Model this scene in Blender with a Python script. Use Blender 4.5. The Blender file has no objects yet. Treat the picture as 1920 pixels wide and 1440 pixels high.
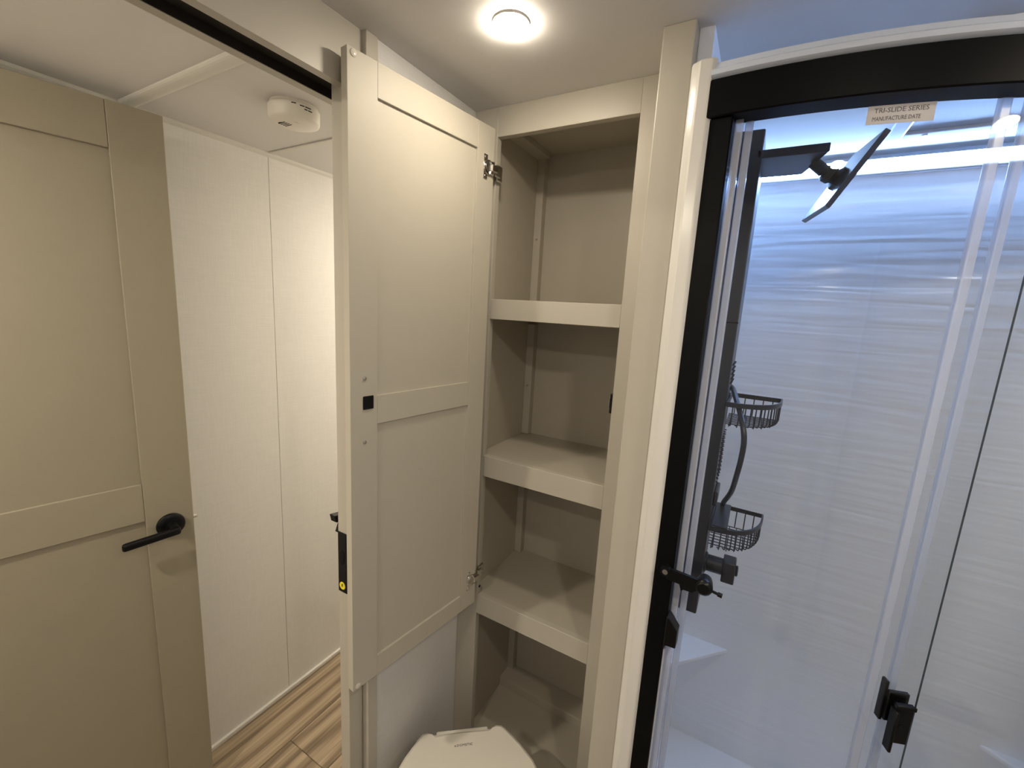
import bpy, bmesh, math, random
from mathutils import Vector, Matrix
random.seed(7)
S = bpy.context.scene
COL = S.collection
PI = math.pi

# ------------------------------------------------------------------ camera
CZ = 1.6445
cam_d = bpy.data.cameras.new('camera')
cam = bpy.data.objects.new('camera', cam_d); COL.objects.link(cam)
RR = ((0.865093, 0.498559, 0.054954), (0.131494, -0.119643, -0.984070), (-0.484040, 0.858537, -0.169060))
def _cam_rot():
    # world -> camera rotation found from the vanishing points (rotation vector, base swap)
    r = Vector((0.154660040, 0.0990834103, -0.517100203)); t = r.length
    Rw = Matrix.Rotation(t, 3, r / t)
    B = Matrix(((1, 0, 0), (0, 0, -1), (0, 1, 0)))
    return B @ Rw
R_ = _cam_rot()
right, down, fwd = Vector(R_[0]), Vector(R_[1]), Vector(R_[2])
M = Matrix((right, -down, -fwd)).transposed().to_4x4()
M.translation = Vector((0, 0, CZ))
cam.matrix_world = M
cam_d.sensor_width = 36.0
cam_d.lens = 804.498966 * 36.0 / 1920.0
cam_d.clip_start = 0.02
S.camera = cam

# ------------------------------------------------------------------ world, exposure
S.view_settings.view_transform = 'Standard'
S.view_settings.look = 'None'
S.view_settings.exposure = 0.12
S.view_settings.gamma = 1.0
S.view_settings.use_curve_mapping = False
S.cycles.transparent_max_bounces = 40
S.cycles.max_bounces = 14
S.cycles.diffuse_bounces = 6
W = bpy.data.worlds.new('world'); S.world = W
W.use_nodes = True
W.node_tree.nodes['Background'].inputs[0].default_value = (0.6, 0.75, 1.0, 1)
W.node_tree.nodes['Background'].inputs[1].default_value = 0.3
PUCK_L = 215.0            # radiance of the round ceiling light by the cabinet
PUCK2_L = 470.0           # the other bathroom lights
PUCK_C = (1.0, 0.88, 0.71)
HALL_L = 1450.0
LED_L = 86.0              # radiance of the shower light strip
LED_C = (0.33, 0.55, 1.0)

# ------------------------------------------------------------------ materials
def mat(name, col, rough=0.5, metal=0.0, spec=0.5, bump=0.0, bscale=60.0, vary=0.0, vscale=8.0, coat=0.0, aniso=None):
    m = bpy.data.materials.new(name); m.use_nodes = True
    nt = m.node_tree; b = nt.nodes['Principled BSDF']
    b.inputs['Base Color'].default_value = (*col, 1)
    b.inputs['Roughness'].default_value = rough
    b.inputs['Metallic'].default_value = metal
    b.inputs['Specular IOR Level'].default_value = spec
    if coat: b.inputs['Coat Weight'].default_value = coat; b.inputs['Coat Roughness'].default_value = 0.05
    tc = nt.nodes.new('ShaderNodeTexCoord')
    src = tc.outputs['Object']
    if aniso:
        mp = nt.nodes.new('ShaderNodeMapping'); mp.inputs['Scale'].default_value = aniso
        nt.links.new(src, mp.inputs[0]); src = mp.outputs[0]
    if vary:
        n = nt.nodes.new('ShaderNodeTexNoise'); n.inputs['Scale'].default_value = vscale; n.inputs['Detail'].default_value = 4
        nt.links.new(src, n.inputs['Vector'])
        mx = nt.nodes.new('ShaderNodeMix'); mx.data_type = 'RGBA'
        mx.inputs[6].default_value = (*[c * (1 - vary) for c in col], 1)
        mx.inputs[7].default_value = (*[min(1, c * (1 + vary)) for c in col], 1)
        nt.links.new(n.outputs[0], mx.inputs[0]); nt.links.new(mx.outputs[2], b.inputs['Base Color'])
    if bump:
        n2 = nt.nodes.new('ShaderNodeTexNoise'); n2.inputs['Scale'].default_value = bscale; n2.inputs['Detail'].default_value = 3
        nt.links.new(src, n2.inputs['Vector'])
        bp = nt.nodes.new('ShaderNodeBump'); bp.inputs['Strength'].default_value = bump; bp.inputs['Distance'].default_value = 0.002
        nt.links.new(n2.outputs[0], bp.inputs['Height']); nt.links.new(bp.outputs[0], b.inputs['Normal'])
    return m

def emis(name, col, strength):
    m = bpy.data.materials.new(name); m.use_nodes = True
    nt = m.node_tree
    for n in list(nt.nodes): nt.nodes.remove(n)
    e = nt.nodes.new('ShaderNodeEmission'); o = nt.nodes.new('ShaderNodeOutputMaterial')
    e.inputs[0].default_value = (*col, 1); e.inputs[1].default_value = strength
    nt.links.new(e.outputs[0], o.inputs[0])
    return m

def linen(name, col):
    # vinyl wallpaper with a fine woven thread pattern
    m = mat(name, col, 0.6, spec=0.3); nt = m.node_tree; b = nt.nodes['Principled BSDF']
    tc = nt.nodes.new('ShaderNodeTexCoord'); outs = []
    for sc in ((40, 40, 900), (900, 900, 40)):
        mp = nt.nodes.new('ShaderNodeMapping'); mp.inputs['Scale'].default_value = tuple(v * 0.45 for v in sc)
        n = nt.nodes.new('ShaderNodeTexNoise'); n.inputs['Scale'].default_value = 1.0; n.inputs['Detail'].default_value = 3
        nt.links.new(tc.outputs['Object'], mp.inputs[0]); nt.links.new(mp.outputs[0], n.inputs['Vector']); outs.append(n.outputs[0])
    ad = nt.nodes.new('ShaderNodeMath'); ad.operation = 'ADD'
    nt.links.new(outs[0], ad.inputs[0]); nt.links.new(outs[1], ad.inputs[1])
    mr = nt.nodes.new('ShaderNodeMapRange'); mr.inputs[1].default_value = 0.7; mr.inputs[2].default_value = 1.3
    nt.links.new(ad.outputs[0], mr.inputs[0])
    mx = nt.nodes.new('ShaderNodeMix'); mx.data_type = 'RGBA'
    mx.inputs[6].default_value = (*[c * 0.955 for c in col], 1); mx.inputs[7].default_value = (*[min(1, c * 1.035) for c in col], 1)
    nt.links.new(mr.outputs[0], mx.inputs[0]); nt.links.new(mx.outputs[2], b.inputs['Base Color'])
    bp = nt.nodes.new('ShaderNodeBump'); bp.inputs['Strength'].default_value = 0.07; bp.inputs['Distance'].default_value = 0.001
    nt.links.new(ad.outputs[0], bp.inputs['Height']); nt.links.new(bp.outputs[0], b.inputs['Normal'])
    return m

def wavy(name, col):
    # glossy moulded shower wall with long shallow horizontal ripples
    m = mat(name, col, 0.16, spec=0.5); nt = m.node_tree; b = nt.nodes['Principled BSDF']
    tc = nt.nodes.new('ShaderNodeTexCoord')
    mp = nt.nodes.new('ShaderNodeMapping'); mp.inputs['Scale'].default_value = (2.2, 2.2, 26.0)
    n = nt.nodes.new('ShaderNodeTexNoise'); n.inputs['Scale'].default_value = 1.6; n.inputs['Detail'].default_value = 1.0
    n.inputs['Distortion'].default_value = 0.3
    nt.links.new(tc.outputs['Object'], mp.inputs[0]); nt.links.new(mp.outputs[0], n.inputs['Vector'])
    bp = nt.nodes.new('ShaderNodeBump'); bp.inputs['Strength'].default_value = 0.30; bp.inputs['Distance'].default_value = 0.008
    nt.links.new(n.outputs[0], bp.inputs['Height']); nt.links.new(bp.outputs[0], b.inputs['Normal'])
    return m

def glass(name, tint=(0.985, 0.99, 0.992), rough=0.0, base_refl=0.025):
    m = bpy.data.materials.new(name); m.use_nodes = True
    nt = m.node_tree
    for n in list(nt.nodes): nt.nodes.remove(n)
    o = nt.nodes.new('ShaderNodeOutputMaterial'); mx = nt.nodes.new('ShaderNodeMixShader')
    t = nt.nodes.new('ShaderNodeBsdfTransparent'); t.inputs[0].default_value = (*tint, 1)
    g = nt.nodes.new('ShaderNodeBsdfGlossy'); g.inputs['Roughness'].default_value = rough
    geo = nt.nodes.new('ShaderNodeNewGeometry')
    dt = nt.nodes.new('ShaderNodeVectorMath'); dt.operation = 'DOT_PRODUCT'
    nt.links.new(geo.outputs['Incoming'], dt.inputs[0]); nt.links.new(geo.outputs['Normal'], dt.inputs[1])
    def mth(op, x, y=None):
        n = nt.nodes.new('ShaderNodeMath'); n.operation = op
        for k, v in enumerate((x, y)):
            if v is None: continue
            if isinstance(v, (int, float)): n.inputs[k].default_value = v
            else: nt.links.new(v, n.inputs[k])
        return n.outputs[0]
    p5 = mth('POWER', mth('SUBTRACT', 1.0, mth('ABSOLUTE', dt.outputs['Value'])), 5.0)
    fac = mth('ADD', mth('MULTIPLY', p5, 1 - base_refl), base_refl)
    nt.links.new(fac, mx.inputs[0]); nt.links.new(t.outputs[0], mx.inputs[1]); nt.links.new(g.outputs[0], mx.inputs[2])
    nt.links.new(mx.outputs[0], o.inputs[0])
    return m

def seal_mat(name):
    # milky clear plastic seal: part see-through, part white
    m = bpy.data.materials.new(name); m.use_nodes = True
    nt = m.node_tree; b = nt.nodes['Principled BSDF']; o = nt.nodes['Material Output']
    b.inputs['Base Color'].default_value = (0.75, 0.78, 0.86, 1); b.inputs['Roughness'].default_value = 0.25
    t = nt.nodes.new('ShaderNodeBsdfTransparent'); t.inputs[0].default_value = (0.9, 0.93, 1, 1)
    mx = nt.nodes.new('ShaderNodeMixShader'); mx.inputs[0].default_value = 0.45
    nt.links.new(t.outputs[0], mx.inputs[1]); nt.links.new(b.outputs[0], mx.inputs[2]); nt.links.new(mx.outputs[0], o.inputs[0])
    return m

def wood(name, a, bcol, dark):
    m = mat(name, a, 0.5, spec=0.35); nt = m.node_tree; b = nt.nodes['Principled BSDF']
    tc = nt.nodes.new('ShaderNodeTexCoord'); oi = nt.nodes.new('ShaderNodeObjectInfo')
    add = nt.nodes.new('ShaderNodeVectorMath'); add.operation = 'ADD'
    comb = nt.nodes.new('ShaderNodeCombineXYZ')
    ml = nt.nodes.new('ShaderNodeMath'); ml.operation = 'MULTIPLY'; ml.inputs[1].default_value = 17.0
    nt.links.new(oi.outputs['Random'], ml.inputs[0])
    nt.links.new(ml.outputs[0], comb.inputs[0]); nt.links.new(ml.outputs[0], comb.inputs[1])
    nt.links.new(tc.outputs['Object'], add.inputs[0]); nt.links.new(comb.outputs[0], add.inputs[1])
    mp = nt.nodes.new('ShaderNodeMapping'); mp.inputs['Scale'].default_value = (5.0, 0.7, 1.0)
    nt.links.new(add.outputs[0], mp.inputs[0])
    w = nt.nodes.new('ShaderNodeTexWave'); w.wave_type = 'BANDS'; w.bands_direction = 'X'
    w.inputs['Scale'].default_value = 0.9; w.inputs['Distortion'].default_value = 7.0; w.inputs['Detail'].default_value = 4.0; w.inputs['Detail Scale'].default_value = 1.3
    nt.links.new(mp.outputs[0], w.inputs['Vector'])
    mp2 = nt.nodes.new('ShaderNodeMapping'); mp2.inputs['Scale'].default_value = (110.0, 2.5, 1.0)
    nt.links.new(add.outputs[0], mp2.inputs[0])
    n = nt.nodes.new('ShaderNodeTexNoise'); n.inputs['Scale'].default_value = 1.0; n.inputs['Detail'].default_value = 5
    nt.links.new(mp2.outputs[0], n.inputs['Vector'])
    r = nt.nodes.new('ShaderNodeValToRGB'); r.color_ramp.elements[0].color = (*dark, 1); r.color_ramp.elements[0].position = 0.0
    r.color_ramp.elements[1].color = (*bcol, 1); r.color_ramp.elements[1].position = 0.95
    e = r.color_ramp.elements.new(0.35); e.color = (*a, 1)
    nt.links.new(w.outputs['Fac'], r.inputs[0])
    mr = nt.nodes.new('ShaderNodeMapRange'); mr.inputs[1].default_value = 0.35; mr.inputs[2].default_value = 0.62; mr.inputs[3].default_value = 0.70; mr.inputs[4].default_value = 1.06
    nt.links.new(n.outputs[0], mr.inputs[0])
    mx = nt.nodes.new('ShaderNodeMix'); mx.data_type = 'RGBA'; mx.blend_type = 'MULTIPLY'; mx.inputs[0].default_value = 1.0
    nt.links.new(r.outputs[0], mx.inputs[6]); nt.links.new(mr.outputs[0], mx.inputs[7])
    nt.links.new(mx.outputs[2], b.inputs['Base Color'])
    return m

TAN = (0.455, 0.425, 0.360)
M_tan = mat('tan_laminate', TAN, 0.42, spec=0.4, bump=0.05, bscale=400, vary=0.02, vscale=30)
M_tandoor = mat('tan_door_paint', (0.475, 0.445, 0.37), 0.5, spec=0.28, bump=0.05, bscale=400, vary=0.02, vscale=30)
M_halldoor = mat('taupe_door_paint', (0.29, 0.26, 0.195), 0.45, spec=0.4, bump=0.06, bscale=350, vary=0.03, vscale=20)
M_inner = mat('taupe_cabinet_lining', (0.42, 0.385, 0.315), 0.45, spec=0.35, vary=0.03, vscale=25)
M_linen = linen('linen_wallpaper', (0.70, 0.69, 0.66))
M_bathwall = linen('grey_linen_wallpaper', (0.62, 0.61, 0.595))
M_ceil = mat('ceiling_vinyl', (0.69, 0.675, 0.665), 0.7, spec=0.25, bump=0.15, bscale=900, vary=0.02, vscale=40)
M_trim = mat('pale_trim', (0.66, 0.645, 0.60), 0.5)
M_shower = wavy('rippled_shower_plastic', (0.79, 0.83, 0.89))
M_smooth = mat('smooth_shower_plastic', (0.79, 0.82, 0.87), 0.15, spec=0.5)
M_band = mat('blue_lit_white_plastic', (0.62, 0.68, 0.80), 0.2, spec=0.5)  # white plastic with the bluish light falling on it mixed into its colour
M_flange = mat('white_moulding_plastic', (0.70, 0.685, 0.65), 0.2, spec=0.5)
M_black = mat('black_metal', (0.0020, 0.0022, 0.0028), 0.45, spec=0.12, vary=0.1)
M_blackp = mat('black_plastic', (0.003, 0.003, 0.0035), 0.35, spec=0.25)
M_char = mat('charcoal_metal', (0.024, 0.026, 0.032), 0.38, spec=0.5)
M_gun = mat('satin_gunmetal', (0.11, 0.115, 0.135), 0.22, spec=0.6)
M_track = mat('track_and_slot_shade', (0.035, 0.031, 0.027), 0.8, spec=0.1)  # track tone, also used as painted shade on the slot faces
M_slot = mat('dark_track', (0.012, 0.011, 0.010), 0.8, spec=0.1)
M_chrome = mat('chrome', (0.75, 0.73, 0.70), 0.14, metal=1.0)
M_zinc = mat('screw_metal', (0.6, 0.58, 0.55), 0.3, metal=1.0)
M_glass = glass('clear_glass')
M_seal = seal_mat('clear_plastic_seal')
M_edge = mat('glass_edge', (0.05, 0.07, 0.08), 0.2)
M_white = mat('white_plastic', (0.72, 0.69, 0.63), 0.4)
M_lid = mat('toilet_plastic', (0.61, 0.58, 0.51), 0.28, spec=0.5)
M_sticker = mat('sticker_paper', (0.62, 0.60, 0.61), 0.5)
M_ink = mat('grey_ink', (0.14, 0.13, 0.15), 0.6)
M_ink2 = mat('dark_ink', (0.03, 0.03, 0.03), 0.6)
M_yellow = mat('yellow_sticker', (0.85, 0.72, 0.02), 0.45)
M_clear = mat('clear_bumper', (0.62, 0.58, 0.50), 0.15, spec=0.6)
M_shade = mat('skylight_shade', (0.42, 0.44, 0.48), 0.5)
M_wood = wood('oak_plank', (0.33, 0.255, 0.170), (0.39, 0.305, 0.205), (0.21, 0.155, 0.10))
M_sub = mat('subfloor', (0.06, 0.045, 0.03), 0.9)
M_puck = emis('puck_glow', PUCK_C, PUCK_L)
M_hallpuck = emis('hall_puck_glow', PUCK_C, HALL_L)
M_led = emis('led_glow', LED_C, LED_L)
M_puck2 = emis('puck_glow_bright', PUCK_C, PUCK2_L)

# ------------------------------------------------------------------ mesh helpers
ORG = {}
class MB:
    def __init__(s): s.v = []; s.f = []; s.smooth = set()
    def add(s, vs, fs, smooth=False):
        k = len(s.v); s.v += [Vector(p) for p in vs]
        for f in fs:
            if smooth: s.smooth.add(len(s.f))
            s.f.append([i + k for i in f])
        return s
    def box(s, x0, x1, y0, y1, z0, z1, fn=None):
        vs = [(x, y, z) for z in (z0, z1) for y in (y0, y1) for x in (x0, x1)]
        if fn: vs = [fn(*p) for p in vs]
        return s.add(vs, [(0, 2, 3, 1), (4, 5, 7, 6), (0, 1, 5, 4), (2, 6, 7, 3), (0, 4, 6, 2), (1, 3, 7, 5)])
    def prism(s, poly, a0, a1, fn=None):
        # poly in (p, q), extruded along the third axis; fn(p, q, a) -> point
        fn = fn or (lambda p, q, a: (p, q, a))
        n = len(poly)
        vs = [fn(p, q, a0) for p, q in poly] + [fn(p, q, a1) for p, q in poly]
        return s.add(vs, [list(range(n))[::-1], list(range(n, 2 * n))] + [(i, (i + 1) % n, n + (i + 1) % n, n + i) for i in range(n)])
    def loft(s, rings, cap=True, smooth=True):
        n = len(rings[0]); vs = [p for r in rings for p in r]; fs = []
        for k in range(len(rings) - 1):
            for i in range(n):
                j = (i + 1) % n
                fs.append((k * n + i, k * n + j, (k + 1) * n + j, (k + 1) * n + i))
        s.add(vs, fs, smooth)
        if cap:
            b = len(s.v) - len(vs)
            s.f.append([b + i for i in range(n)][::-1]); s.f.append([b + (len(rings) - 1) * n + i for i in range(n)])
        return s
    def cyl(s, p0, p1, r0, r1=None, n=20, steps=None):
        p0, p1 = Vector(p0), Vector(p1); r1 = r0 if r1 is None else r1
        d = (p1 - p0); L = d.length; d.normalize()
        a = d.orthogonal().normalized(); b = d.cross(a)
        prof = steps or [(0, r0), (1, r1)]
        rings = [[p0 + d * (L * t) + (a * math.cos(2 * PI * i / n) + b * math.sin(2 * PI * i / n)) * r for i in range(n)] for t, r in prof]
        return s.loft(rings)
    def tube(s, pts, r, n=8, closed=False):
        pts = [Vector(p) for p in pts]; N = len(pts); rings = []; a = None
        for i, p in enumerate(pts):
            if closed: d = pts[(i + 1) % N] - pts[i - 1]
            else: d = pts[min(i + 1, N - 1)] - pts[max(i - 1, 0)]
            d.normalize()
            if a is None: a = d.orthogonal().normalized()
            a = (a - d * a.dot(d)).normalized(); b = d.cross(a)
            rings.append([p + (a * math.cos(2 * PI * k / n) + b * math.sin(2 * PI * k / n)) * r for k in range(n)])
        if closed: rings.append(rings[0])
        return s.loft(rings, cap=not closed)
    def build(s, name, m, parent=None, bevel=0.0, seg=2):
        me = bpy.data.meshes.new(name)
        org = ORG.get(parent.name, Vector((0, 0, 0))) if parent else Vector((0, 0, 0))
        me.from_pydata([tuple(p - org) for p in s.v], [], s.f)
        bm = bmesh.new(); bm.from_mesh(me); bmesh.ops.recalc_face_normals(bm, faces=bm.faces); bm.to_mesh(me); bm.free()
        if s.smooth:
            for p in me.polygons: p.use_smooth = True
            me.set_sharp_from_angle(angle=math.radians(35))
        me.materials.append(m)
        o = bpy.data.objects.new(name, me); COL.objects.link(o)
        if parent: o.parent = parent
        ORG[o.name] = org
        if bevel:
            b = o.modifiers.new('bevel', 'BEVEL'); b.width = bevel; b.segments = seg; b.limit_method = 'ANGLE'; b.angle_limit = math.radians(40)
        return o

def tag(o, label=None, cat=None, group=None, kind=None):
    if label: o['label'] = label
    if cat: o['category'] = cat
    if group: o['group'] = group
    if kind: o['kind'] = kind
    return o
def thing(name, loc, label, cat, group=None, kind=None):
    o = bpy.data.objects.new(name, None); COL.objects.link(o); o.location = loc; o.empty_display_size = 0.05
    ORG[o.name] = Vector(loc)
    return tag(o, label, cat, group, kind)
def B(*a, **k): return MB().box(*a, **k)
def struct(name, mb, m, label=None, bevel=0.0, cat=None):
    return tag(mb.build(name, m, None, bevel), label, cat, kind='structure')

def text_mesh(body, size, m, name, parent, fn, align='CENTER', depth=0.0002, spacing=1.0):
    cu = bpy.data.curves.new(name, 'FONT'); cu.body = body; cu.size = size; cu.align_x = align; cu.align_y = 'CENTER'
    cu.extrude = depth; cu.space_character = spacing; cu.resolution_u = 2
    tmp = bpy.data.objects.new(name + '_tmp', cu); COL.objects.link(tmp)
    dg = bpy.context.evaluated_depsgraph_get(); dg.update()
    me = bpy.data.meshes.new_from_object(tmp.evaluated_get(dg))
    bpy.data.objects.remove(tmp); bpy.data.curves.remove(cu)
    org = ORG.get(parent.name, Vector((0, 0, 0)))
    for v in me.vertices: v.co = Vector(fn(*v.co)) - org
    me.materials.clear(); me.materials.append(m); me.name = name
    o = bpy.data.objects.new(name, me); COL.objects.link(o); o.parent = parent; ORG[o.name] = org
    return o

# ------------------------------------------------------------------ room shell
ZC = 2.12
WX = -0.682               # face of the bathroom wall beside the cabinet
HX = -1.53                # face of the far hallway wall
XR, YB, YF = 1.30, -1.15, 1.62
floor = struct('floor', B(HX - 0.02, XR + 0.02, YB - 0.02, 2.6, -0.06, -0.012), M_sub, 'oak plank floor running through the hallway and bathroom', cat='floor')
# planks run along y, 0.2 m wide, joints recessed
rows = 14
for i in range(rows):
    x0 = HX + 0.005 + 0.2 * i
    joint0 = 0.807 if i % 3 == 1 else (0.807 - 0.45 if i % 3 == 2 else 0.807 + 0.47)
    ys = [YB]
    y = joint0 - 1.22 * 3
    while y < 2.6:
        if y > YB + 0.05: ys.append(y)
        y += 1.22
    ys.append(2.6)
    for a, b in zip(ys[:-1], ys[1:]):
        if b - a < 0.02: continue
        mb = B(-0.0992, 0.0992, -(b - a) / 2 + 0.0008, (b - a) / 2 - 0.0008, -0.012, 0.0)
        p = mb.build('plank', M_wood, None, 0.0012, 1); p.parent = floor
        p.location = (x0 + 0.1, (a + b) / 2, 0)
struct('ceiling', B(HX - 0.02, XR + 0.02, YB - 0.02, 2.6, ZC, ZC + 0.05), M_ceil, 'pale flat ceiling over bathroom and hallway', cat='ceiling')
# far hallway wall: backing with wallpaper panels
wh = struct('wall_hall', B(HX - 0.06, HX - 0.006, YB, 2.6, 0, ZC), M_slot, 'cream linen wallpaper wall across the hallway', cat='wall')
ey = [YB, -0.285, 0.934, 2.15, 2.6]
for a, b in zip(ey[:-1], ey[1:]):
    B(HX - 0.006, HX, a + 0.0008, b - 0.0008, 0, ZC).build('wall_panel', M_linen, wh)
struct('trim_1', MB().prism([(HX, ZC), (HX + 0.012, ZC), (HX + 0.009, ZC - 0.007), (HX, ZC - 0.013)], YB, 2.6, lambda p, q, a: (p, a, q)), M_trim, 'thin pale cove trim between hallway wall and ceiling', cat='trim')
struct('baseboard_hall', B(HX, HX + 0.012, YB, 2.6, 0.0, 0.018), M_trim, 'low pale strip at the foot of the hallway wall', 0.003, 'baseboard')
struct('trim_2', MB().prism([(0.551 - 0.019 * math.cos(PI * i / 10), ZC - 0.010 * math.sin(PI * i / 10)) for i in range(11)], HX + 0.013, -0.785, lambda p, q, a: (a, p, q)), M_trim, 'rounded batten crossing the hallway ceiling above the tan door', 0, 'trim')
struct('trim_3', B(HX + 0.016, -0.79, 0.925, 0.945, ZC - 0.005, ZC), M_trim, 'thin ceiling batten beyond the smoke detector', 0.002, 'trim')
struct('wall_hall_end', B(HX - 0.06, WX, 2.55, 2.6, 0, ZC), M_linen, 'cream wall closing the end of the hallway', cat='wall')
struct('wall_hall_near', B(HX - 0.06, WX, YB - 0.05, YB, 0, ZC), M_linen, 'cream wall closing the near end of the hallway', cat='wall')
# bathroom side wall: pocket wall with doorway from y=-0.1 to 0.6
HB = 2.015
lw = struct('wall_left', B(-0.6955, WX, 0.628, 0.952, 0, ZC), M_bathwall, 'grey linen wallpaper wall beside the toilet', cat='wall')
B(-0.6955, -0.66 - 0.024, 0.952, 1.62, 0, ZC).build('skin_panel', M_tan, lw)
B(-0.780, -0.7605, 0.645, 2.55, 0, ZC).build('skin_panel', M_linen, lw)
hd = struct('wall_header', B(-0.7075, -0.689, -0.12, 0.605, HB, ZC), M_tan, 'tan header board above the pocket doorway', cat='wall')
B(-0.780, -0.7605, -0.12, 0.645, HB, ZC).build('rear_board', M_tan, hd)
B(-0.7605, -0.7075, -0.12, 1.62, HB + 0.016, HB + 0.03).build('door_track', M_track, hd)
B(-0.7605, -0.7593, -0.12, 0.60, HB + 0.001, HB + 0.016).build('slot_shade', M_track, hd)  # thin dark sheets that paint shade onto the header's slot faces
B(-0.7087, -0.7075, -0.12, 0.60, HB + 0.001, HB + 0.016).build('slot_shade', M_track, hd)
struct('trim_4', B(-0.6955, -0.6775, 0.602, 0.630, 0, ZC), M_tan, 'tan strip edging the pocket of the doorway', 0.0015, 'trim')
struct('wall_left_near', B(-0.780, WX, YB, -0.12, 0, ZC), M_bathwall, 'grey linen wall on the near side of the doorway', cat='wall')
struct('wall_back', B(WX, XR, YB - 0.05, YB, 0, ZC), M_bathwall, 'grey linen wall at the back of the bathroom', cat='wall')
struct('wall_right', B(XR, XR + 0.05, YB, 2.0, 0, ZC), M_bathwall, 'grey linen wall on the far side of the shower', cat='wall')
struct('wall_front', B(0.86, XR, YF, YF + 0.05, 0, ZC), M_bathwall, 'grey linen wall beyond the shower', cat='wall')
struct('wall_partition', B(-0.206, -0.1535, 0.81, 1.62, 0, ZC), M_tan, 'tan end wall standing between cabinet and shower', 0.002, 'wall')

# ------------------------------------------------------------------ hall door
HDP = Vector((-1.40, 0.581, 0)); hu = Vector((-0.171, -0.985, 0)).normalized(); hn = Vector((0.985, -0.171, 0)).normalized()
def HD(s, d, z): return HDP + hu * s + hn * d + Vector((0, 0, z))
hz0, hz1, hw = 0.02, 2.082, 0.58
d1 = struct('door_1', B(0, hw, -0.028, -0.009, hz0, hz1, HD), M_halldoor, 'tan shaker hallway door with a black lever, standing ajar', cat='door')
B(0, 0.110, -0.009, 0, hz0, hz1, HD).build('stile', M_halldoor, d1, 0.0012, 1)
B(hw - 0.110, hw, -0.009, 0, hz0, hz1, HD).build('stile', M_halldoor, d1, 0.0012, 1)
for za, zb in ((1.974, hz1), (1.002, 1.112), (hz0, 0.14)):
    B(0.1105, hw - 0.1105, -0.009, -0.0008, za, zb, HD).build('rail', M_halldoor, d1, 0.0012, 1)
LZ = 0.973
lv = MB().cyl(HD(0.056, 0, LZ), HD(0.056, 0.012, LZ), 0.034, n=36, steps=[(0, .034), (.55, .034), (.85, .030), (1, .022)])
lv.cyl(HD(0.056, 0.01, LZ), HD(0.056, 0.05, LZ), 0.013, n=20)
lever = lv.build('lever_handle', M_blackp, d1)
MB().box(0.042, 0.170, 0.038, 0.054, -0.011, 0.011, lambda a, b, c: HD(a, b, LZ - 0.004 + c - 0.05 * (a - 0.05))).build('lever_arm', M_blackp, lever, 0.007, 4)
MB().cyl(HD(0.046, 0.0118, LZ - 0.02), HD(0.046, 0.0126, LZ - 0.02), 0.003, n=12).build('screw', M_zinc, lever)
MB().cyl(HD(0.001, -0.014, LZ), HD(-0.011, -0.014, LZ), 0.007, 0.005, 12).build('latch_bolt', M_zinc, d1)

# ------------------------------------------------------------------ pocket door
pd = struct('door_2', B(-0.7275, -0.698, 0.566, 1.50, 0.015, 2.025), M_tan, 'tan pocket door sliding into the wall, its edge showing', 0.0015, 'door')
ep = B(-0.7255, -0.6995, 0.5635, 0.566, 1.016, 1.156).build('edge_pull', M_blackp, pd, 0.0006, 1)
xm = -0.7125
MB().loft([[(xm + 0.0075 * math.cos(2 * PI * i / 24), y, 1.098 + 0.017 * math.sin(2 * PI * i / 24)) for i in range(24)] for y in (0.5640, 0.5628)]).build('latch_recess', M_slot, ep)
MB().cyl((xm, 0.5640, 1.032), (xm, 0.5630, 1.032), 0.0088, n=28).build('round_sticker', M_yellow, ep)
MB().prism([(xm - 0.0012, 1.036), (xm + 0.003, 1.0365), (xm + 0.0005, 1.033), (xm + 0.0028, 1.0325), (xm - 0.003, 1.0262), (xm - 0.0008, 1.031), (xm - 0.003, 1.0315)], 0.5632, 0.5628, lambda p, q, a: (p, a, q)).build('sticker_mark', M_ink2, ep)
tt = MB().cyl((-0.7275, 0.596, 1.165), (-0.733, 0.596, 1.165), 0.021, n=24)
tt.prism([(0.562, 1.189), (0.610, 1.181), (0.612, 1.167), (0.566, 1.172)], -0.750, -0.732, lambda p, q, a: (a, p, q))
tt.prism([(0.583, 1.172), (0.606, 1.168), (0.604, 1.145), (0.572, 1.145)], -0.746, -0.732, lambda p, q, a: (a, p, q))
tt.build('thumb_turn', M_blackp, pd, 0.001, 1)

# ------------------------------------------------------------------ linen cabinet
YC = 0.95
cab = thing('linen_cabinet', (-0.445, YC, 0), 'tall taupe linen cabinet with open shelves and its door swung open', 'cabinet')
XL, XRR = -0.6145, -0.271
def cb(name, m, *a, bev=0.0008, par=None): return B(*a).build(name, m, par or cab, bev, 1)
cb('stile', M_tan, -0.6815, XL, YC, YC + 0.019, 0.0, ZC)
cb('stile', M_tan, XRR, -0.2065, YC, YC + 0.019, 0.0, ZC)
cb('top_rail', M_tan, XL, XRR, YC + 0.0004, YC + 0.019, 2.053, ZC)
cb('bottom_rail', M_tan, XL, XRR, YC + 0.0004, YC + 0.019, 0.27, 0.32)
YBK = 1.24
cb('side_panel', M_inner, -0.655, -0.640, YC + 0.019, YBK + 0.012, 0.0, ZC, bev=0)
cb('side_panel', M_inner, -0.258, -0.243, YC + 0.019, YBK + 0.012, 0.0, ZC, bev=0)
cb('back_panel', M_inner, -0.640, -0.258, YBK, YBK + 0.012, 0.0, ZC, bev=0)
cb('top_panel', M_inner, -0.640, -0.258, YC + 0.019, YBK, 2.100, 2.112, bev=0)
for za, zb in ((1.616, 1.667), (1.184, 1.2435), (0.7585, 0.8185)):
    sh = cb('shelf', M_inner, -0.640, -0.258, YC + 0.018, YBK, zb - 0.016, zb - 0.002, bev=0)
    cb('front_rail', M_tan, XL, XRR, YC + 0.0004, YC + 0.018, za, zb, par=sh)
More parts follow.
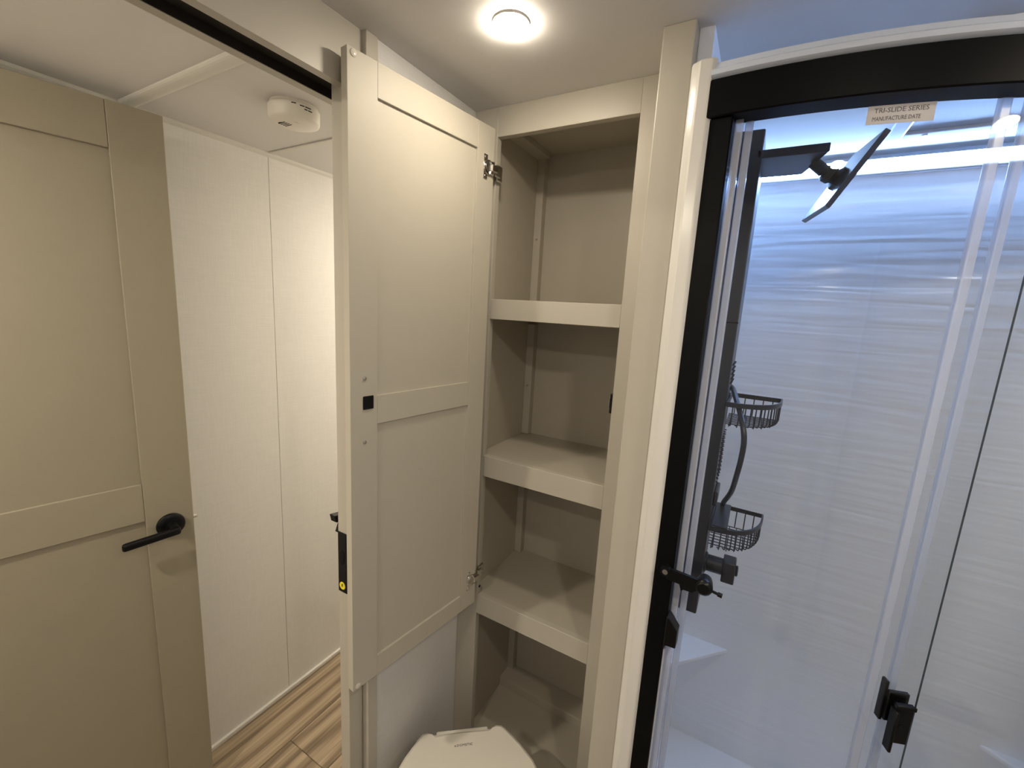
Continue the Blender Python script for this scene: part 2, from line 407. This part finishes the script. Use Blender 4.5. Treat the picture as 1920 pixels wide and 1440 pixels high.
cb('bottom_panel', M_inner, -0.640, -0.258, YC + 0.019, YBK, 0.305, 0.32, bev=0)
cb('rear_ledge', M_inner, -0.640, -0.258, 1.165, YBK, 0.32, 0.352)
for za, zb in ((1.667, 2.09), (1.2435, 1.600), (0.8185, 1.168), (0.352, 0.742)):
    c = cb('corner_cleat', M_inner, -0.640, -0.616, 1.216, YBK, za, zb)
    zm = za + (zb - za) * 0.45
    MB().cyl((-0.629, 1.2165, zm), (-0.629, 1.2145, zm), 0.0035, n=12).build('screw', M_zinc, c)
    cb('corner_cleat', M_inner, -0.282, -0.258, 1.216, YBK, za, zb)
cb('top_cleat', M_inner, -0.640, -0.600, YC + 0.019, 1.216, 2.085, 2.100)
# catch on the far stile
ct = MB().box(-0.2775, -0.2712, 0.953, 0.966, 1.420, 1.466).box(-0.2795, -0.2770, 0.956, 0.964, 1.432, 1.454)
ctc = ct.build('door_catch', M_blackp, cab, 0.001, 1)
B(-0.2802, -0.2795, 0.957, 0.961, 1.434, 1.452).build('catch_plate', M_chrome, ctc)
MB().cyl((XL, 0.962, 0.838), (XL + 0.0015, 0.962, 0.838), 0.004, n=12).build('stile_peg', M_slot, cab)

# cabinet door, swung open past square
DP = Vector((-0.6055, 0.925, 0)); du = Vector((-0.128, -0.992, 0)).normalized(); dn = Vector((0.992, -0.128, 0)).normalized()
def CD(s, d, z): return DP + du * s + dn * d + Vector((0, 0, z))
DW, DZ0, DZ1 = 0.387, 0.813, 2.061
door = B(0.05, DW - 0.05, -0.013, -0.0055, DZ0 + 0.04, DZ1 - 0.04, CD).build('cabinet_door', M_tandoor, cab)
def dp(name, m, *a, bev=0.0005): return B(*a, CD).build(name, m, door, bev, 1)
dp('stile', M_tandoor, 0.0, 0.0585, -0.018, 0, DZ0, DZ1)
dp('stile', M_tandoor, DW - 0.0605, DW, -0.018, 0, DZ0, DZ1)
for za, zb in ((2.003, DZ1), (1.400, 1.459), (DZ0, 0.862)):
    dp('rail', M_tandoor, 0.0587, DW - 0.0607, -0.018, -0.0002, za, zb)
for z in (2.053, 0.820):
    MB().cyl(CD(0.375, 0, z), CD(0.375, 0.0025, z), 0.0065, n=20, steps=[(0, .0065), (.6, .006), (1, .0042)]).build('bumper', M_clear, door)
dp('strike_plate', M_blackp, 0.336, 0.360, 0, 0.0022, 1.434, 1.461, bev=0.004)
for z in (1.496, 1.368):
    MB().cyl(CD(0.356, 0, z), CD(0.356, 0.002, z), 0.0042, n=14, steps=[(0, .0042), (.7, .0038), (1, .002)]).build('screw', M_zinc, door)
# chrome hinges
for zc in (1.970, 0.894):
    h = MB().box(0.0245, 0.0375, 0, 0.0022, zc - 0.027, zc + 0.027, CD)
    h.cyl(CD(0.0215, -0.001, zc), CD(0.0215, 0.0045, zc), 0.0165, n=28)
    hg = h.build('hinge', M_chrome, cab, 0.0006, 1)
    MB().cyl(CD(0.023, 0.0045, zc + 0.001), CD(0.023, 0.0052, zc + 0.001), 0.0105, n=24).build('cup_recess', M_zinc, hg)
    MB().box(-0.006, 0.016, 0.003, 0.0105, zc - 0.0085, zc + 0.0085, CD).build('hinge_arm', M_chrome, hg, 0.003, 3)
    for dz in (-0.012, 0.012):
        MB().cyl(CD(0.006, 0.0045, zc + dz), CD(0.018, 0.0045, zc + dz * 0.9), 0.0035, n=10).build('hinge_link', M_chrome, hg)
    k = MB().box(XL - 0.001, XL + 0.011, 0.932, 0.952, zc - 0.0125, zc + 0.0125)
    k.box(XL, XL + 0.0075, 0.944, 0.969, zc - 0.019, zc + 0.019)
    k.build('hinge_block', M_chrome, hg, 0.003, 3)
    MB().cyl((XL + 0.0075, 0.958, zc - 0.006), (XL + 0.0088, 0.958, zc - 0.006), 0.0042, n=14).build('screw', M_zinc, hg)
    for dz in (-0.021, 0.021):
        MB().cyl(CD(0.031, 0.0022, zc + dz), CD(0.031, 0.0034, zc + dz), 0.0034, n=12).build('screw', M_zinc, hg)

# ------------------------------------------------------------------ shower
AX, AY, AR = -0.03, 1.73, 0.90       # centre and radius of the curved front
def arc(r, th, z): return Vector((AX + r * math.sin(th), AY - r * math.cos(th), z))
def arcbox(mb, r0, r1, t0, t1, z0, z1, n=24):
    t0, t1 = math.radians(t0), math.radians(t1); rings = []
    for i in range(n + 1):
        t = t0 + (t1 - t0) * i / n
        rings.append([arc(r0, t, z0), arc(r1, t, z0), arc(r1, t, z1), arc(r0, t, z1)])
    return mb.loft(rings)
SXL, SYB = -0.130, 1.60
sur = thing('shower_surround', (0.35, 1.25, 0), 'white rippled shower surround with moulded pan and corner seats', 'shower')
B(-0.1530, SXL, 0.84, SYB + 0.015, 0.05, ZC).build('side_wall', M_smooth, sur)
B(SXL, 0.92, SYB, SYB + 0.018, 0.05, ZC - 0.055).build('rear_wall', M_shower, sur)
B(SXL, 0.92, SYB + 0.004, SYB + 0.018, ZC - 0.055, ZC).build('upper_wall', M_smooth, sur)
# pan following the curve
pan = MB()
pts = [(SXL, SYB)] + [tuple(arc(0.93, math.radians(a), 0)[:2]) for a in range(-6, 82, 4)] + [(0.90, SYB)]
pan.prism(pts, 0.0, 0.06)
pan.build('shower_pan', M_smooth, sur)
arcbox(MB(), 0.86, 0.94, -6.0, 81, 0.06, 0.17, 36).build('pan_curb', M_smooth, sur, 0.008, 3)
def wedge(top, zt, zb, corner, k=0.12):
    low = [(corner[0] + (x - corner[0]) * k, corner[1] + (y - corner[1]) * k) for x, y in top]
    return MB().loft([[(x, y, zt) for x, y in top], [(x, y, zt - 0.012) for x, y in top], [(x, y, zb) for x, y in low]], smooth=False)
seat = wedge([(SXL, SYB), (0.052, SYB), (-0.088, 1.445), (SXL, 1.40)], 0.479, 0.22, (SXL, SYB))
seat.build('corner_seat', M_smooth, sur, 0.008, 3)
seat2 = wedge([(0.70, SYB), (0.84, 1.50), (0.86, SYB)], 0.492, 0.25, (0.86, SYB))
seat2.build('corner_seat', M_smooth, sur, 0.006, 3)
# flange moulding next to the partition
fl = [(-0.1535, 0.806), (-0.142, 0.800), (-0.138, 0.797), (-0.119, 0.797), (-0.114, 0.803), (-0.114, 0.86), (-0.1535, 0.86)]
fo = MB().prism(fl, 0.0, 2.052).build('side_flange', M_flange, sur, 0.004, 3)
# white curved band standing on the door header, open above
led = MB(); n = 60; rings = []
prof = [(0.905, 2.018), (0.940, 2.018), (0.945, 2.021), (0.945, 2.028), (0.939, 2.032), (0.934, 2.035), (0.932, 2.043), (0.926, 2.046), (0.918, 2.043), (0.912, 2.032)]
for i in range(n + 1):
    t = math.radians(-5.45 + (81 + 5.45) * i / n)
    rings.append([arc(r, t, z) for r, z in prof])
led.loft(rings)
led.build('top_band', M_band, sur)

# light strip along the top of the rear wall
ls = thing('light_strip', (0.3, SYB, 2.07), 'glowing cool white light strip along the top of the shower wall', 'light')
def lsx(p, q, a): return (a, p, q)
MB().prism([(SYB + 0.003, 2.074), (SYB - 0.003, 2.074), (SYB - 0.024, 2.101), (SYB - 0.021, 2.1025), (SYB + 0.003, 2.0765)], SXL + 0.004, 0.86, lsx).build('diffuser', M_led, ls)
MB().prism([(SYB + 0.003, 2.077), (SYB - 0.0205, 2.103), (SYB - 0.0245, 2.1012), (SYB - 0.0250, 2.1030), (SYB - 0.020, 2.1050), (SYB + 0.003, 2.1050)], SXL + 0.004, 0.86, lsx).build('housing', M_smooth, ls)
MB().prism([(SYB + 0.003, 2.0735), (SYB - 0.012, 2.0735), (SYB - 0.012, 2.066), (SYB + 0.003, 2.066)], SXL + 0.004, 0.86, lsx).build('channel', M_smooth, ls, 0.002, 1)

# skylight frame in the shower ceiling
sk = thing('skylight', (0.5, 1.2, ZC), 'grey shaded skylight in a pale frame on the shower ceiling', 'skylight')
fr = MB()
fr.box(0.205, 0.238, 0.99, 1.462, ZC - 0.012, ZC).box(0.80, 0.833, 0.99, 1.462, ZC - 0.012, ZC)
fr.box(0.238, 0.80, 0.99, 1.02, ZC - 0.012, ZC).box(0.238, 0.80, 1.43, 1.462, ZC - 0.012, ZC)
fr.build('frame', M_smooth, sk, 0.004, 2)
B(0.238, 0.80, 1.02, 1.43, ZC - 0.005, ZC).build('shade', M_shade, sk)
MB().cyl((0.277, 1.445, ZC - 0.012), (0.277, 1.445, ZC - 0.015), 0.006, n=16).build('screw', M_zinc, sk)

# ------------------------------------------------------------------ sliding shower door
sd = thing('shower_door', (0.2, 0.85, 0), 'curved sliding glass shower door in a black frame', 'door')
arcbox(MB(), 0.893, 0.938, -5.6, 81, 1.962, 2.018, 40).build('header_rail', M_black, sd, 0.002, 1)
arcbox(MB(), 0.870, 0.893, -5.0, 81, 1.990, 2.018, 40).build('inner_track', M_black, sd)
arcbox(MB(), 0.870, 0.930, -5.6, 81, 0.17, 0.205, 40).build('bottom_track', M_black, sd, 0.002, 1)
jb = arcbox(MB(), 0.870, 0.932, -5.55, -3.15, 0.205, 1.962, 4).build('jamb', M_black, sd, 0.002, 1)
arcbox(MB(), 0.870, 0.932, 79.5, 81, 0.205, 1.962, 4).build('jamb', M_black, sd)
def panel(r, t0, t1):
    return arcbox(MB(), r - 0.0025, r + 0.0025, t0, t1, 0.207, 1.975, 16).build('glass_panel', M_glass, sd)
g1 = panel(0.906, -2.3, 21.95)
g2 = panel(0.893, 17.6, 50.0)
g3 = panel(0.880, 20.2, 79.4)
arcbox(MB(), 0.9048, 0.9074, 21.96, 22.02, 0.207, 1.975, 1).build('glass_edge', M_edge, g1)
def seal(r, t0, t1, par, z1=1.968):
    o = arcbox(MB(), r - 0.005, r + 0.005, t0, t1, 0.21, z1, 2).build('edge_seal', M_seal, par, 0.002, 2)
    return o
seal(0.906, -3.1, -2.35, g1); seal(0.893, -2.25, -1.5, g1)
seal(0.892, 17.6, 18.45, g2); seal(0.879, 20.2, 20.95, g3)
# lower pull clamp, a folded black bracket on the glass edge
def rp(r, t, z): return arc(r, math.radians(t), z)
cl = MB()
arcbox(cl, 0.9095, 0.916, 19.75, 21.5, 0.957, 1.032, 3)
arcbox(cl, 0.9095, 0.926, 19.5, 19.8, 0.946, 1.024, 1)
arcbox(cl, 0.916, 0.921, 19.7, 21.5, 1.026, 1.034, 3)
pull = cl.build('pull_clamp', M_blackp, sd, 0.0012, 1)
cl2 = MB(); arcbox(cl2, 0.895, 0.9025, 19.5, 21.5, 0.985, 1.042, 3); arcbox(cl2, 0.884, 0.897, 19.25, 19.6, 0.980, 1.056, 1)
cl2.build('inner_pull', M_blackp, pull, 0.0012, 1)
MB().cyl(rp(0.916, 20.6, 0.992), rp(0.9168, 20.6, 0.992), 0.004, n=16).build('screw', M_slot, pull)
# latch arm reaching from the jamb over the glass
la = MB()
th = lambda x: math.degrees(math.asin((x - AX) / AR))
def LQ(x, d, z): return arc(0.932 + d, math.radians(th(x)), z)
def LP(x, d, z): return LQ(x + 0.008, d, z + 0.019)
la.cyl(LP(-0.099, 0, 1.158), LP(-0.099, 0.012, 1.158), 0.010, n=20)
la.box(-0.097, -0.040, 0.002, 0.009, 1.143, 1.165, lambda x, d, z: LP(x, d, z - 0.06 * (x + 0.097)))
la.prism([(-0.075, 1.146), (-0.045, 1.142), (-0.052, 1.134), (-0.066, 1.134), (-0.070, 1.130)], 0.002, 0.009, lambda p, q, a: LP(p, a, q))
la.cyl(LP(-0.035, -0.018, 1.152), LP(-0.035, 0.016, 1.152), 0.015, n=24, steps=[(0, .012), (.2, .0135), (.75, .0155), (.9, .014), (1, .010)])
la.tube([LP(-0.030, 0.008, 1.152), LP(-0.018, 0.010, 1.150), LP(-0.010, 0.011, 1.149)], 0.0026, 8)
la.cyl(LP(-0.0125, 0.0108, 1.1494), LP(-0.0055, 0.0115, 1.1485), 0.0042, n=12)
lat = la.build('door_latch', M_blackp, sd)
MB().cyl(LP(-0.099, 0.012, 1.158), LP(-0.099, 0.0135, 1.158), 0.005, n=16).build('pivot_screw', M_chrome, lat)
kc = MB().prism([(-0.079, 1.090), (-0.074, 1.087), (-0.058, 1.066), (-0.058, 1.030), (-0.076, 1.028), (-0.079, 1.010)], -0.012, 0.012, lambda p, q, a: LQ(p, a, q))
kc.build('latch_keeper', M_blackp, sd, 0.0015, 1)
MB().box(-0.0765, -0.0715, -0.025, -0.024, 1.098, 1.107, LQ).build('white_tag', M_white, sd)
arcbox(MB(), 0.895, 0.930, -3.15, -2.95, 0.205, 1.01, 1).build('jamb_gasket', M_seal, sd)
# sticker on the glass
tS0, tS1 = th(0.090), th(0.166)
stk = arcbox(MB(), 0.9086, 0.9090, tS0, tS1, 1.9325, 1.957, 6).build('sticker', M_sticker, g1)
def STK(zc, x0, k=1.0):
    def fn(x, y, z):
        t = math.radians(th(x0 + x * k)); return arc(0.9091 + z, t, zc + y)
    return fn
text_mesh('TRI-SLIDE SERIES', 0.0088, M_ink, 'lettering', stk, STK(1.9500, 0.0975, 0.96), 'LEFT', 0.0002)
text_mesh('MANUFACTURE DATE', 0.0078, M_ink, 'lettering', stk, STK(1.9392, 0.0965, 0.70), 'LEFT', 0.0002)

# ------------------------------------------------------------------ shower column
sc_ = thing('shower_column', (SXL, 1.17, 0.9), 'charcoal shower column with square rain head, hose and valve on the shower side wall', 'shower column')
CX1 = -0.046
colb = B(SXL, CX1, 1.10, 1.245, 0.905, 2.046).build('column_body', M_char, sc_, 0.003, 2)
B(SXL + 0.01, CX1 + 0.0008, 1.0992, 1.104, 1.640, 1.643).build('seam', M_slot, colb)
arm = MB().prism([(CX1 - 0.01, 1.10), (0.072, 1.10), (0.046, 1.205), (0.035, 1.245), (CX1 - 0.01, 1.245)], 1.987, 2.004)
arm.build('shower_arm', M_char, sc_, 0.002, 2)
# rain head
hc = Vector((0.101, 1.171, 1.951)); hn_ = Vector((-0.852, -0.173, 0.494)).normalized()
A_ = Vector((0.197, 1.402, 2.121)); C_ = Vector((0.100, 1.386, 1.947)); D_ = Vector((0.159, 1.599, 2.123))
e1 = (A_ - C_).normalized(); e2 = (D_ - A_).normalized(); e2 = (e2 - e1 * e2.dot(e1)).normalized()
hn_ = e1.cross(e2).normalized()
if hn_.x > 0: hn_ = -hn_
def HH(a, b, c): return hc + e1 * a + e2 * b + hn_ * c
hs = 0.157 / 2
plate = MB().box(-hs, hs, -hs, hs, -0.0105, 0.0, HH)
head = plate.build('rain_head', M_gun, sc_, 0.001, 1)
nz = MB()
for i in range(8):
    for j in range(8):
        a, b = -0.06 + i * 0.12 / 7, -0.06 + j * 0.12 / 7
        nz.cyl(HH(a, b, -0.0105), HH(a, b, -0.013), 0.0018, n=6)
tag(nz.build('nozzles', M_blackp, head), kind='stuff')
jt = MB()
jt.cyl(HH(0, 0, 0), HH(0, 0, 0.012), 0.023, n=8, steps=[(0, .024), (.55, .024), (1, .016)])
jt.cyl(HH(0, 0, 0.011), HH(0, 0, 0.034), 0.018, n=10, steps=[(0, .013), (.25, .0185), (.8, .0185), (1, .013)])
pe = HH(0, 0, 0.034)
jt.cyl(pe, Vector((0.050, 1.165, 1.988)), 0.012, n=16)
jt.build('ball_joint', M_char, sc_)
# hose
hp = [(-0.046, 1.235, 1.478), (-0.038, 1.18, 1.478), (-0.026, 1.12, 1.462), (-0.008, 1.07, 1.425), (0.001, 1.055, 1.388), (0.001, 1.06, 1.345), (-0.003, 1.08, 1.295), (-0.008, 1.12, 1.245), (-0.016, 1.17, 1.205), (-0.024, 1.22, 1.170), (-0.028, 1.242, 1.135), (-0.030, 1.244, 1.10)]
def smooth(pts, k=6):
    P = [Vector(p) for p in pts]; out = []
    for i in range(len(P) - 1):
        p0, p1, p2, p3 = P[max(i - 1, 0)], P[i], P[i + 1], P[min(i + 2, len(P) - 1)]
        for j in range(k):
            t = j / k
            out.append(0.5 * ((2 * p1) + (p2 - p0) * t + (2 * p0 - 5 * p1 + 4 * p2 - p3) * t * t + (3 * p1 - p0 - 3 * p2 + p3) * t ** 3))
    out.append(P[-1]); return out
MB().tube(smooth(hp), 0.0060, 10).build('hose', M_char, sc_)
# valve with square knob
zv = 1.022
vb = MB().cyl((CX1 - 0.002, 1.16, zv), (0.004, 1.16, zv), 0.021, n=24, steps=[(0, .026), (.12, .026), (.16, .021), (1, .021)])
val = vb.build('valve', M_char, sc_)
kb = MB().box(-0.004, 0.026, 1.137, 1.183, zv - 0.030, zv + 0.026); kb.cyl((0.026, 1.16, zv), (0.032, 1.16, zv), 0.014, n=16)
kb.build('valve_knob', M_char, val, 0.003, 2)
# body spray jets on the column face
jj = MB()
for z0, z1 in ((1.255, 1.385), (1.50, 1.565)):
    k = int((z1 - z0) / 0.011)
    for i in range(k):
        for y in (1.125, 1.15, 1.175, 1.20, 1.225):
            jj.cyl((CX1, y, z0 + i * 0.011), (CX1 + 0.0045, y, z0 + i * 0.011), 0.0022, 0.0014, n=6)
tag(jj.build('spray_jets', M_char, sc_), kind='stuff')
B(CX1, CX1 + 0.009, 1.13, 1.21, 1.19, 1.226).build('selector', M_char, sc_, 0.002, 1)

# ------------------------------------------------------------------ wire baskets
def basket(zr, label, plate=False):
    t = thing('wire_basket', (CX1, 1.17, zr - 0.05), label, 'basket', 'wire baskets on the shower column')
    xb, yf, L, Wd = CX1 + 0.003, 1.25, 0.114, 0.163
    def q(u, k=1.0):
        # rim from the near end on the column round to the far tip
        a = u * PI / 2
        return (xb + L * k * math.sin(a) ** 0.8, yf - 0.004 - (Wd - 0.004) * k * math.cos(a) ** 0.8)
    rings = []
    U = [i / 24 for i in range(25)]
    path = [(q(u), q(u, 0.965)) for u in U] + [((xb, yf), (xb, yf - 0.004))]
    for o, n_ in path:
        rings.append([(o[0], o[1], zr - 0.0055), (o[0], o[1], zr + 0.0055), (n_[0], n_[1], zr + 0.0055), (n_[0], n_[1], zr - 0.0055)])
    rm = MB().loft(rings)
    rm.build('rim', M_char, t)
    B(CX1 + 0.0002, xb + 0.003, yf - Wd, yf, zr - 0.0055, zr + 0.0055).build('mount_plate', M_char, t, 0.001, 1)
    zb = zr - 0.050
    for k in range(15):
        o, b = q((k + 0.6) / 15.2, 0.975), q((k + 0.6) / 15.2, 0.94)
        MB().tube([(o[0], o[1], zr), (o[0], o[1], zb + 0.008), (o[0] * 0.5 + b[0] * 0.5, o[1] * 0.5 + b[1] * 0.5, zb + 0.002), (b[0], b[1], zb), (b[0] - 0.004, b[1] + 0.006, zb)], 0.0014, 6).build('side_wire', M_char, t)
    for k in range(5):
        x = xb + L * 0.9 * (k + 0.6) / 5
        MB().tube([(x, yf - 0.003, zr), (x, yf - 0.003, zb + 0.006), (x, yf - 0.009, zb)], 0.0014, 6).build('side_wire', M_char, t)
    for k in range(9):
        y = yf - Wd * 0.90 * (k + 0.4) / 9
        c = min(1.0, ((yf - y) / (Wd * 0.94))) ** (1 / 0.8); x1 = xb + L * 0.94 * math.sqrt(max(0.0, 1 - c * c)) ** 0.8
        MB().tube([(xb, y, zb), (x1, y, zb)], 0.0013, 6).build('floor_wire', M_char, t)
    for k in range(6):
        x = xb + L * 0.88 * (k + 0.5) / 6
        c = min(1.0, ((x - xb) / (L * 0.94))) ** (1 / 0.8); y0 = yf - Wd * 0.94 * math.sqrt(max(0.0, 1 - c * c)) ** 0.8
        MB().tube([(x, y0, zb - 0.0024), (x, yf - 0.004, zb - 0.0024)], 0.0013, 6).build('floor_wire', M_char, t)
    if plate:
        B(xb + 0.003, xb + 0.038, yf - Wd * 0.97, yf - 0.004, zr + 0.0057, zr + 0.0095).build('soap_plate', M_char, t, 0.001, 1)
    return t
basket(1.456, 'upper charcoal wire basket on the shower column behind the hose')
basket(1.148, 'lower charcoal wire basket with a flat plate, just above the shower valve', True)

# ------------------------------------------------------------------ ceiling lights
def puck(x, y, label, m=M_puck, z=ZC):
    t = thing('ceiling_light', (x, y, z), label, 'light', 'round ceiling lights')
    rings = []
    def ring(r, zz): return [(x + r * math.cos(2 * PI * i / 36), y + r * math.sin(2 * PI * i / 36), zz) for i in range(36)]
    MB().loft([ring(0.0325, z), ring(0.0322, z - 0.0016), ring(0.0312, z - 0.0032), ring(0.0302, z - 0.0032), ring(0.0302, z)], cap=False).build('trim_ring', M_white, t)
    MB().loft([ring(0.0300, z - 0.001), ring(0.0300, z - 0.0055), ring(0.027, z - 0.0075), ring(0.020, z - 0.0085), ring(0.010, z - 0.0090)]).build('lens', m, t)
    return t
puck(-0.433, 0.695, 'round glowing light on the ceiling in front of the linen cabinet')
puck(0.30, 0.05, 'round glowing ceiling light in the middle of the bathroom', M_puck2)
puck(-0.40, -0.55, 'round glowing ceiling light by the near side of the doorway', M_puck2)
puck(0.72, 0.50, 'round ceiling light added out of view to brighten the shower', M_puck2)  # unseen lamp added to light the shower walls through the glass
puck(-1.10, 1.75, 'round glowing hallway ceiling light past the pocket door', M_hallpuck)
puck(-1.10, -0.45, 'round glowing hallway ceiling light near the tan hallway door', M_hallpuck)

# ------------------------------------------------------------------ smoke detector
sx, sy = -1.10, 0.745
sm = thing('smoke_detector', (sx, sy, ZC), 'round white smoke detector on the hallway ceiling', 'smoke detector')
def rg2(r, z): return [(sx + r * math.cos(2 * PI * i / 40), sy + r * math.sin(2 * PI * i / 40), z) for i in range(40)]
MB().loft([rg2(0.056, ZC), rg2(0.056, ZC - 0.007)], smooth=True).build('base_plate', M_white, sm)
hs_ = MB().loft([rg2(0.0600, ZC - 0.0075), rg2(0.0595, ZC - 0.035), rg2(0.0570, ZC - 0.0395), rg2(0.053, ZC - 0.0415), rg2(0.040, ZC - 0.0435), rg2(0.03, ZC - 0.047)]).build('housing', M_white, sm, 0.001, 1)
def slot(a0, a1, z):
    rings = []
    for i in range(5):
        a = math.radians(a0 + (a1 - a0) * i / 4)
        rings.append([(sx + r * math.cos(a), sy + r * math.sin(a), zz) for r, zz in ((0.0595, z), (0.0606, z), (0.0606, z + 0.002), (0.0595, z + 0.002))])
    return MB().loft(rings, smooth=False).build('vent_slot', M_slot, hs_)
for a0, a1, z in ((-40, -30, ZC - 0.014), (-22, -12, ZC - 0.016), (-10, 4, ZC - 0.016), (-12, -5, ZC - 0.022), (-3, 7, ZC - 0.022)): slot(a0, a1, z)
MB().cyl((sx + 0.02, sy - 0.012, ZC - 0.0455), (sx + 0.02, sy - 0.012, ZC - 0.0485), 0.009, n=20).build('test_button', M_white, hs_)
for k in range(4):
    B(sx - 0.022, sx + 0.004, sy - 0.03 + k * 0.006, sy - 0.028 + k * 0.006, ZC - 0.0475, ZC - 0.0455).build('sounder_slot', M_slot, hs_)

# ------------------------------------------------------------------ toilet
tm = Vector((-0.557, 0.820, 0)); tf = Vector((0.637, -0.771, 0)); tr = Vector((0.771, 0.637, 0))
def TT(a, b, z): return tm + tr * a + tf * b + Vector((0, 0, z))
toi = thing('toilet', tuple(tm + tf * 0.2), 'cream toilet with closed lid set at an angle before the cabinet', 'toilet')
half = [(0.0, 0.0085), (0.078, 0.0085), (0.082, 0.004), (0.094, 0.000), (0.108, 0.003), (0.117, 0.012), (0.150, 0.058), (0.176, 0.105), (0.188, 0.150), (0.192, 0.20), (0.186, 0.26), (0.168, 0.32), (0.136, 0.372), (0.09, 0.408), (0.045, 0.424), (0.0, 0.428)]
outl = half + [(-a, b) for a, b in half[-2:0:-1]]
def ringT(s, z, dy=0.0): return [TT(a * s, 0.21 + (b - 0.21) * s + dy, z) for a, b in outl]
lid = MB().loft([ringT(1.0, 0.497), ringT(1.0, 0.508), ringT(0.985, 0.516), ringT(0.955, 0.520)], smooth=False).build('lid', M_lid, toi, 0.002, 2)
text_mesh('DOMETIC', 0.0088, M_ink2, 'lettering', lid, lambda x, y, z: TT(x + 0.003, 0.050 - y, 0.5202 + z), 'CENTER', 0.0002, 1.1)
text_mesh('\u00bb', 0.010, M_ink2, 'emblem', lid, lambda x, y, z: TT(x - 0.0215, 0.050 - y, 0.5202 + z), 'CENTER', 0.0002)
MB().loft([ringT(0.99, 0.474), ringT(0.99, 0.4955)], smooth=False).build('seat', M_lid, toi, 0.003, 2)
MB().box(-0.07, 0.07, -0.006, 0.020, 0.470, 0.508, lambda a, b, z: TT(a, b, z)).build('hinge_bar', M_lid, toi, 0.004, 3)
def ell(a, b, c, z): return [TT(a * math.cos(2 * PI * i / 40), c + b * math.sin(2 * PI * i / 40), z) for i in range(40)]
MB().loft([ell(0.13, 0.17, 0.20, 0.0), ell(0.125, 0.165, 0.20, 0.05), ell(0.11, 0.14, 0.19, 0.16), ell(0.135, 0.17, 0.205, 0.30), ell(0.172, 0.20, 0.215, 0.42), ell(0.18, 0.205, 0.215, 0.474)]).build('bowl', M_lid, toi)
MB().box(-0.11, 0.11, -0.012, 0.06, 0.0, 0.44, lambda a, b, z: TT(a, b + 0.02, z)).build('rear_housing', M_lid, toi, 0.012, 3)
